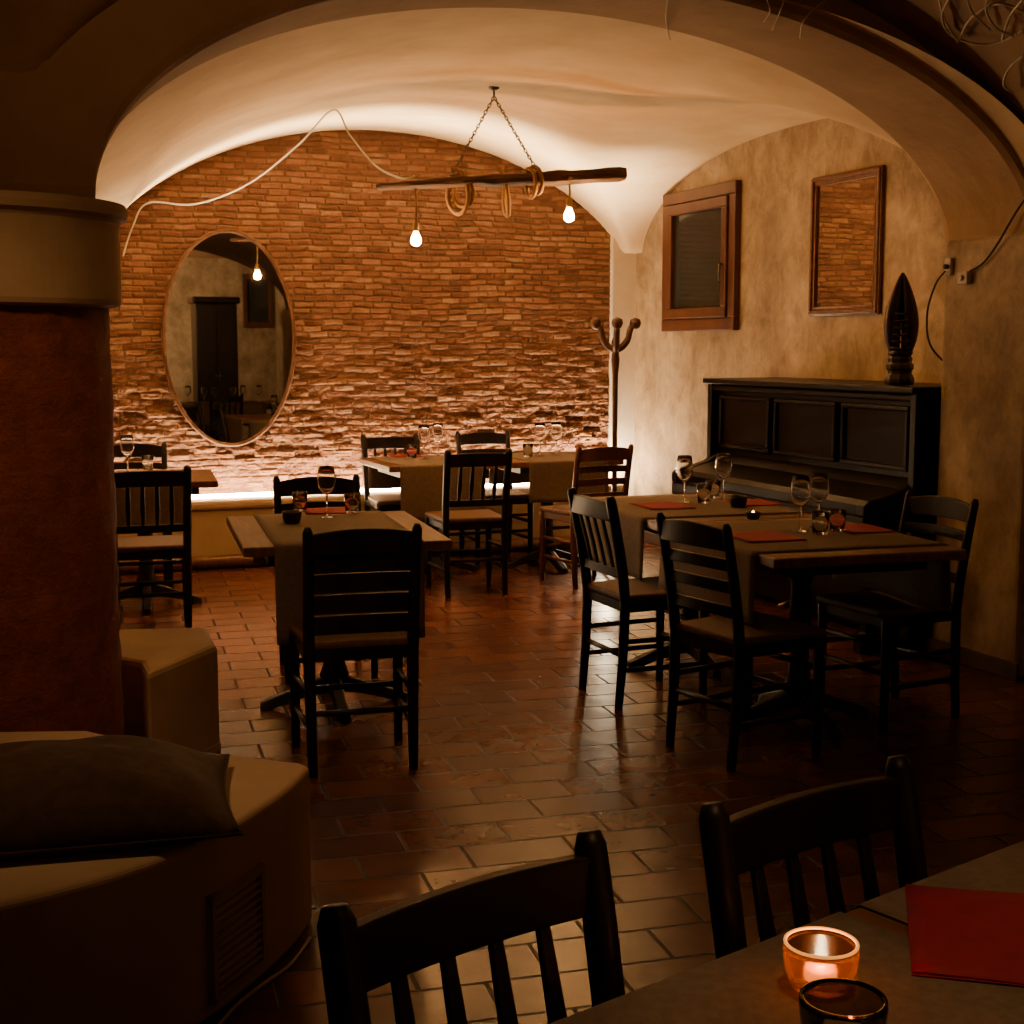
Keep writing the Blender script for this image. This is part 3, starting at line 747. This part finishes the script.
# statue on the piano: carved base, waist and two pointed shells with carved rings
st0 = onx(902,300,4.52); SY = st0.y
S = thing('wooden_statue', 'pointed dark carved wooden figure standing on the piano', 'statue', (4.52, SY, 1.30), math.radians(-36))
b = MB(); b.lathe([(0.072,0.0),(0.076,0.015),(0.074,0.03),(0.060,0.055),(0.062,0.07),(0.070,0.08),(0.070,0.10),(0.058,0.11),(0.064,0.13),(0.045,0.155)], n=8); b.build('base', M['statue'], S, bevel=0.004)
for sgn in (-1, 1):
    rings = []
    for i in range(18):
        t = i/17; z = 0.14+t*0.425
        out = 0.056*math.sin(PI*min(1, 0.10+t*0.90))**0.8*(1-0.35*t)+0.004   # half width of the figure
        th = 0.055*math.sin(PI*min(1, 0.15+t*0.85))**0.7*(1-0.5*t)+0.003
        cxx = sgn*(out*0.80+0.004*(1-t))
        rings.append([Vector((cxx+out*0.84*math.cos(2*PI*q/14), th*math.sin(2*PI*q/14)*(1+0.25*(math.cos(2*PI*q/14)*sgn > 0.3)), z)) for q in range(14)])
    b = MB(); b.loft(rings); b.build('shell', M['statue'], S, smooth=True)
b = MB()
for k in range(6):
    z = 0.20+k*0.035
    b.tube([(0.062*math.cos(a)*(1-0.06*k), -0.058*math.sin(a)*(1-0.04*k)-0.004, z-0.02*math.sin(a)) for a in [PI*0.12+PI*0.76*q/8 for q in range(9)]], 0.006, 6)
b.build('carved_rings', M['statue'], S, smooth=True)
b = MB(); b.lathe([(0.054,0.145),(0.062,0.155),(0.062,0.170),(0.05,0.18)], n=20); b.build('collar', M['statue'], S, smooth=True)

# ------------------------------------------------------------------ wall window and mirrors
def frame_bars(b, x0, x1, y0, y1, z0, z1, w):
    b.boxz(x0,x1,y0,y1,z1-w,z1); b.boxz(x0,x1,y0,y1,z0,z0+w); b.boxz(x0,x1,y0,y0+w,z0+w,z1-w); b.boxz(x0,x1,y1-w,y1,z0+w,z1-w)
wy1 = onx(668,250,XR).y; wy0 = onx(741,250,XR).y
wz1 = (onx(667,198,XR).z+onx(740,178,XR).z)/2; wz0 = (onx(665,332,XR).z+onx(739,330,XR).z)/2
wn = bpy.data.objects.new('window_1', None); COL.objects.link(wn); wn.location = (XR, (wy0+wy1)/2, 0); struct(wn)
hy = (wy1-wy0)/2
b = MB(); frame_bars(b, -0.05, 0.0, -hy, hy, wz0, wz1, 0.085); b.build('frame', M['window'], wn, bevel=0.008)
b = MB(); frame_bars(b, -0.065, -0.02, -hy+0.09, hy-0.09, wz0+0.09, wz1-0.09, 0.07); sash = b.build('sash', M['window'], wn, bevel=0.008)
b = MB(); b.boxz(-0.03,-0.022,-hy+0.155,hy-0.155,wz0+0.155,wz1-0.155); b.build('pane', M['pane'], wn)
b = MB(); b.tube([(-0.065,-hy+0.125,(wz0+wz1)/2-0.05),(-0.09,-hy+0.125,(wz0+wz1)/2-0.05),(-0.09,-hy+0.125,(wz0+wz1)/2-0.16)], 0.008, 8); b.build('handle', M['metal'], wn, smooth=True)
# small dark window on the rear wall (only its reflection shows in the oval mirror)
wn2 = bpy.data.objects.new('window_2', None); COL.objects.link(wn2); wn2.location = (4.62, -3.1, 0); struct(wn2)
b = MB()
for (x0,x1,z0,z1) in ((-0.24,0.24,2.54,2.62),(-0.24,0.24,1.78,1.86),(-0.24,-0.17,1.86,2.54),(0.17,0.24,1.86,2.54)): b.boxz(x0,x1,0,0.05,z0,z1)
b.build('frame', M['window'], wn2, bevel=0.006)
b = MB(); b.boxz(-0.17,0.17,0.01,0.02,1.86,2.54); b.build('pane', M['pane'], wn2)

my1 = onx(814,250,XR).y; my0 = onx(884,240,XR).y
mz1 = (onx(815,180,XR).z+onx(886,163,XR).z)/2; mz0 = (onx(813,316,XR).z+onx(882,315,XR).z)/2
fm = thing('framed_mirror', 'rectangular mirror in a dark reddish wooden frame hanging above the piano', 'mirror', (XR, (my0+my1)/2, mz0))
hy = (my1-my0)/2; hh = mz1-mz0
b = MB(); frame_bars(b, -0.028, -0.002, -hy, hy, 0, hh, 0.052); frame_bars(b, -0.04, -0.01, -hy+0.008, hy-0.008, 0.008, hh-0.008, 0.022); b.build('frame', M['gold'], fm, bevel=0.006)
b = MB(); frame_bars(b, -0.032, -0.012, -hy+0.045, hy-0.045, 0.045, hh-0.045, 0.010); b.build('inner_bead', M['gold'], fm, bevel=0.004)
b = MB(); b.boxz(-0.016,-0.012,-hy+0.05,hy-0.05,0.05,hh-0.05); b.build('glass', M['mirror'], fm)

ox0, ox1 = ony(161,338,YB-0.05).x, ony(296,338,YB-0.05).x
oz1, oz0 = ony(228,229,YB-0.05).z, ony(228,447,YB-0.05).z
om = thing('oval_mirror', 'large oval mirror in a thin dark frame on the brick wall', 'mirror', ((ox0+ox1)/2, YB-0.055, (oz0+oz1)/2))
rx, rz_ = (ox1-ox0)/2, (oz1-oz0)/2
rings = []
for k in range(72):
    a = 2*PI*k/72; c, s = math.cos(a), math.sin(a)
    rings.append([Vector(((rx-0.014+0.014*math.cos(q))*c, 0.016*math.sin(q)-0.004, (rz_-0.014+0.014*math.cos(q))*s)) for q in [2*PI*j/8 for j in range(8)]])
b = MB(); b.loft(rings, closed=True); b.build('frame', M['oval'], om, smooth=True)
b = MB(); b.loft([[Vector(((rx-0.012)*math.cos(2*PI*k/72), y, (rz_-0.012)*math.sin(2*PI*k/72))) for k in range(72)] for y in (0.0, 0.008)]); b.build('glass', M['mirror'], om)

# ------------------------------------------------------------------ hanging beam lamp
D = 7.9
BA, BB_ = ond(377,188,D), ond(626,173,D)
hook = ond(494,97,D); ceil_z = zb(hook.x, hook.y)
hook.z = min(hook.z, ceil_z-0.02)
lamp = thing('beam_pendant_lamp', 'rustic wooden beam lamp hanging on chains with two bare bulbs', 'lamp', hook)
def L(v): return Vector(v)-hook
bd = (BB_-BA); blen = bd.length; bu = bd.normalized(); bs = Vector((bu.y,-bu.x,0)).normalized(); bup = bs.cross(bu)
if bup.z < 0: bup = -bup
def beamp(t, up=0.0): return BA+bd*t+bup*(0.006*math.sin(t*5+0.4)+up)
rings = []
for i in range(41):
    t = i/40; c = beamp(t)
    hgt = 0.017+0.019*min(1, max(0, t-0.1)*1.6)+0.006*noise.noise((t*9, 1, 2)); wid = 0.085+0.012*noise.noise((t*6, 5, 2))
    if i in (0, 40): hgt *= 0.8; wid *= 0.85
    rg = []
    for q in range(12):
        a = 2*PI*q/12; jit = 1+0.14*noise.noise((t*16, q*1.7, 3))
        cq, sq = math.cos(a), math.sin(a)
        rg.append(L(c+bup*(hgt*math.copysign(abs(sq)**0.5, sq)*jit)+bs*(wid*math.copysign(abs(cq)**0.5, cq)*jit)))
    rings.append(rg)
b = MB(); b.loft(rings); b.build('beam', M['driftwood'], lamp, smooth=False, bevel=0.004)
def tb(px): return (px-377)/249.0
for px in (450, 540):
    e = beamp(tb(px), 0.02); vec = L(e); n = 24
    b = MB()
    for k in range(n):
        c = vec*((k+0.5)/n); ax = vec.normalized(); sd = ax.cross(Vector((0,1,0))).normalized()
        if k % 2: sd = ax.cross(sd).normalized()
        ll = vec.length/n*0.72
        b.tube([c+ax*(ll*math.sin(2*PI*q/10))+sd*(0.008*math.cos(2*PI*q/10)) for q in range(10)], 0.0028, 5, closed=True)
    b.build('chain', M['metal'], lamp, smooth=True)
b = MB(); b.tube([Vector((0,0,0)), Vector((0.0,0,0.008)), Vector((0,0,ceil_z-hook.z+0.005))], 0.006, 8); b.lathe([(0.012,-0.02),(0.03,-0.008),(0.03,0.004)], c=(0,0,ceil_z-hook.z), n=16); b.build('hook', M['metal'], lamp, smooth=True)
for px, ra, rb, turns, ang, drop in ((460,0.085,0.105,2,0.9,0.055),(505,0.060,0.125,1,0.5,0.08),(534,0.095,0.070,2,0.35,0.015)):
    c = beamp(tb(px)); pts = []; hd = bu*math.sin(ang)+bs*math.cos(ang)
    nk = turns*18
    for k in range(nk+1):
        a = 2*PI*k/18; wob = 1+0.22*math.sin(a*0.37+px)
        pts.append(L(c+bup*(math.cos(a)*rb*wob-drop)+hd*(math.sin(a)*ra*(0.8+0.2*wob))+bu*((k/nk-0.5)*0.07)))
    b = MB(); b.tube(pts, 0.0125, 7); b.build('rope_coil', M['rope'], lamp, smooth=True)
for px, py in ((416,240), (569,216)):
    c = ond(px, py, D); top = beamp(tb(px)); top = Vector((c.x, c.y, top.z-0.02))
    b = MB(); b.tube([L(top+Vector((0,0,0.05))), L(top*0.5+c*0.5+Vector((0.004,0,0.03))), L(c+Vector((0,0,0.085)))], 0.006, 7); b.build('cord', M['rope'], lamp, smooth=True)
    b = MB(); b.lathe([(0.008,0.10),(0.018,0.092),(0.019,0.05),(0.016,0.045)], c=L(c), n=16); b.build('socket', M['brass'], lamp, smooth=True)
    b = MB(); b.lathe([(0.012,0.046),(0.015,0.036),(0.024,0.018),(0.029,-0.002),(0.026,-0.019),(0.015,-0.030),(0.002,-0.033)], c=L(c), n=20); b.build('bulb', M['bulb'], lamp, smooth=True)

c0 = hit(333,110,0.06); c1 = hit(148,203,0.10)
def mixp(px, py, t, a, c):
    d = a.xy.length*(1-t)+c.xy.length*t
    dr, g = ray(px, py); k = d/math.hypot(dr.x, dr.y); return Vector((dr.x*k, dr.y*k, H+dr.z*k))
pts = [hit(123,256,0.10), mixp(133,226,0.5,c1,c1), c1, mixp(195,204,0.25,c1,c0), mixp(248,184,0.5,c1,c0), mixp(298,145,0.8,c1,c0), c0]
be = beamp(tb(415),0.045)
pts += [mixp(350,135,0.2,c0,be), mixp(375,165,0.5,c0,be), mixp(400,178,0.85,c0,be), be]
b = MB(); b.tube(curve_pts(pts, 8), 0.006, 6)
tag(b.build('lamp_cable', M['cable'], smooth=True), 'pale cable looping under the vault from the left corner to the beam lamp', 'cable')

# ------------------------------------------------------------------ coat stand
cs = thing('coat_stand', 'dark wooden coat stand with knobbed arms in the far corner', 'coat stand', cw(0.705, 9.6))
b = MB(); b.lathe([(0.020,0.10),(0.022,0.3),(0.018,0.8),(0.020,1.30),(0.030,1.40),(0.022,1.47),(0.030,1.52),(0.012,1.56)], n=14); b.build('pole', M['rackwood'], cs, smooth=True)
for k in range(3):
    a = (0.1, PI-0.1, PI*1.5)[k]-A; c, s = math.cos(a), math.sin(a)
    pr = [(0.015,1.47),(0.05,1.49),(0.085,1.54),(0.10,1.60),(0.125,1.64)]
    b = MB(); b.tube(curve_pts([(r*c,r*s,z) for r, z in pr], 5), [0.024]*10+[0.022]*11, 9); h = b.build('hook', M['rackwood'], cs, smooth=True)
    b = MB(); b.lathe([(0.006,-0.042),(0.030,-0.027),(0.040,0),(0.034,0.026),(0.006,0.040)], c=(0.135*c,0.135*s,1.645), n=14); b.build('knob', M['rackwood'], h, smooth=True)
for k in range(4):
    a = k*PI/2+0.5; c, s = math.cos(a), math.sin(a)
    b = MB(); b.tube(curve_pts([(0.015*c,0.015*s,0.34),(0.06*c,0.06*s,0.22),(0.16*c,0.16*s,0.06),(0.22*c,0.22*s,0.012)], 5), 0.012, 7); b.build('leg', M['rackwood'], cs, smooth=True)

# ------------------------------------------------------------------ wiring on the pilaster
bx = onx(967,278,4.4)
jb = thing('junction_box', 'small pale junction box on the pilaster', 'electrical box', bx)
b = MB(); b.boxz(-0.03,0,-0.035,0.035,-0.03,0.03); b.build('box', M['socket'], jb, bevel=0.006)
b = MB(); b.tube([(-0.03,0,0),(-0.036,0,0)], 0.014, 12); b.build('cap', M['socket'], jb, smooth=True)
b = MB(); b.tube(curve_pts([onx(970,271,4.385),onx(984,262,4.385),onx(998,243,4.38),onx(1010,222,4.37),onx(1022,203,4.345),onx(1034,190,4.33)], 6), 0.0055, 6)
tag(b.build('wall_cable', M['blackcable'], smooth=True), 'dark cable rising from the junction box to the arch edge', 'cable')
zz = onx(936,268,4.4).z
so = thing('wall_socket', 'small pale socket at the pilaster edge above the statue', 'socket', (4.396, 5.44, zz))
b = MB(); b.boxz(-0.014,0.004,-0.022,0.022,-0.04,0.04); b.build('plate', M['socket'], so, bevel=0.004)
b = MB(); b.tube([(-0.014,0,0),(-0.03,0,0)], 0.012, 10); b.build('plug', M['blackcable'], so, smooth=True)
b = MB(); b.tube(curve_pts([(4.372,5.44,zz-0.02),(4.365,5.50,zz-0.08),(4.37,5.56,zz-0.22),(4.42,5.58,zz-0.38),(4.6,5.57,zz-0.52)], 8), 0.005, 6)
tag(b.build('plug_cable', M['blackcable'], smooth=True), 'thin dark cable dropping from the socket behind the piano', 'cable')

# ------------------------------------------------------------------ twigs in the vault
tw = thing('twig_garland', 'tangle of bare pale twigs hanging from the vault at top right', 'garland', hit(990,20,0.1))
def twig(root, pl, r=0.004):
    pts = [hit(px, py, 0.04+0.05*random.random())-root.location for px, py in pl]
    b = MB(); b.tube(curve_pts(pts, 6), r, 5); b.build('twig', M['twig'], root, smooth=True)
for pl in ([(1024,30),(1000,42),(975,44),(950,34),(942,15),(952,-6)], [(1024,12),(1004,4),(985,8),(968,22),(960,40)], [(1024,55),(1008,70),(1004,85),(1012,92)],
           [(990,-8),(986,10),(996,28),(1014,36)], [(966,-8),(972,12),(990,30)], [(1024,-2),(1010,16),(1002,40)], [(938,-6),(945,20),(958,42)]):
    twig(tw, pl, 0.005)
tw2 = thing('twig_garland', 'few thin twig ends hanging under the crown of the arch', 'garland', hit(780,10,0.1))
for pl in ([(832,-4),(815,8),(803,22),(800,38)], [(786,-4),(780,12),(772,30)], [(668,-4),(666,18),(670,40)], [(765,-4),(770,10),(764,22)]):
    twig(tw2, pl, 0.003)

# cabinet at the rear of the room (seen in the oval mirror)
cb = thing('tall_cabinet', 'tall dark wooden cabinet reflected in the oval mirror', 'cabinet', (3.66,-1.6,0))
b = MB(); b.boxz(-0.30,0.30,-0.22,0.22,0,2.1); b.build('body', M['cabinet'], cb, bevel=0.01)
b = MB(); b.boxz(-0.35,0.35,-0.26,0.26,2.1,2.2); b.build('cornice', M['cabinet'], cb, bevel=0.03)
for s in (-1, 1):
    b = MB(); b.boxz(s*0.15-0.14,s*0.15+0.14,0.22,0.245,0.1,2.02); d = b.build('door', M['cabinet'], cb, bevel=0.006)
    b = MB(); b.tube([(s*0.03,0.245,1.05),(s*0.03,0.275,1.05)], 0.013, 8); b.build('knob', M['brass'], d, smooth=True)

# ------------------------------------------------------------------ lights
def light(kind, name, loc, e, col, target=None, **kw):
    l = bpy.data.lights.new(name, kind); l.energy = e; l.color = col
    for k, v in kw.items(): setattr(l, k, v)
    o = bpy.data.objects.new(name, l); COL.objects.link(o); o.location = loc
    if target is not None: o.rotation_euler = (Vector(target)-Vector(loc)).to_track_quat('-Z', 'Y').to_euler()
    return o
WARM = (1.0,0.54,0.22)
up = light('AREA', 'strip_uplight', (2.75, 9.58, 0.50), 66, (1.0,0.75,0.46), shape='RECTANGLE', size=3.7, size_y=0.03)
up.rotation_euler = (math.radians(180+13), 0, 0); up.data.spread = math.radians(32)
light('POINT', 'corner_fill', (4.62, 9.58, 0.56), 26, (1.0,0.78,0.49), shadow_soft_size=0.03)  # added point light whitening the plaster corner; no fixture stands there
light('SPOT', 'left_fill', (0.42, 8.85, 1.0), 150, (1.0,0.66,0.32), target=(1.9, 7.5, 2.9), spot_size=math.radians(112), spot_blend=0.7, shadow_soft_size=0.02)  # unseen spot added for the vault's left side and the beam shadow
light('SPOT', 'left_glow_fill', (0.36, 9.0, 0.95), 150, (1.0,0.79,0.50), target=(1.15, 8.2, 2.6), spot_size=math.radians(64), spot_blend=1.0, shadow_soft_size=0.05)  # second unseen spot, put in to brighten the vault's left edge
light('SPOT', 'bench_fill', (-0.1, 2.9, 2.55), 42, WARM, target=(0.15, 3.9, 0.8), spot_size=math.radians(80), spot_blend=0.8, shadow_soft_size=0.12)  # invented fill lifting the bench top and capital
light('SPOT', 'arch_fill', (0.3, 1.5, 2.2), 34, WARM, target=(0.9, 4.4, 3.1), spot_size=math.radians(62), spot_blend=1.0, shadow_soft_size=0.15)  # fill put in to brighten the arch face, without a fitting
light('POINT', 'vault_fill', (4.45, 2.7, 2.0), 2.5, WARM, shadow_soft_size=0.15)  # added fill for the dark front vault at right, no real fitting
light('SPOT', 'rear_wall_fill', (2.2, -1.2, 2.3), 190, (1.0,0.62,0.30), target=(3.6, -3.1, 1.9), spot_size=math.radians(120), spot_blend=0.7, shadow_soft_size=0.1)  # made-up wash on the rear wall, brightens the oval mirror's reflection
light('POINT', 'rear_fill', (1.6, -1.8, 2.25), 2, (1.0,0.62,0.30), shadow_soft_size=0.2)  # weak fill added behind the camera, no fitting there
light('SPOT', 'table_fill', (0.95, 1.15, 2.5), 28, (1.0,0.56,0.25), target=(0.98, 1.32, 0.75), spot_size=math.radians(46), spot_blend=0.9, shadow_soft_size=0.1)  # added overhead fill for the foreground table and its napkin
light('POINT', 'candle_light', CP+Vector((0,0,0.046)), 0.22, (1.0,0.50,0.16), shadow_soft_size=0.004)
w = bpy.data.worlds.new('night'); SC.world = w; w.use_nodes = True
w.node_tree.nodes['Background'].inputs[0].default_value = (0.02,0.012,0.006,1); w.node_tree.nodes['Background'].inputs[1].default_value = 0.3

# ------------------------------------------------------------------ camera
cd = bpy.data.cameras.new('camera'); cam = bpy.data.objects.new('camera', cd); COL.objects.link(cam)
cd.sensor_width = 36; cd.lens = F/1024*36; cd.clip_start = 0.02
cam.location = (0,0,H); cam.rotation_euler = (PI/2-PITCH, 0, -A)
SC.camera = cam
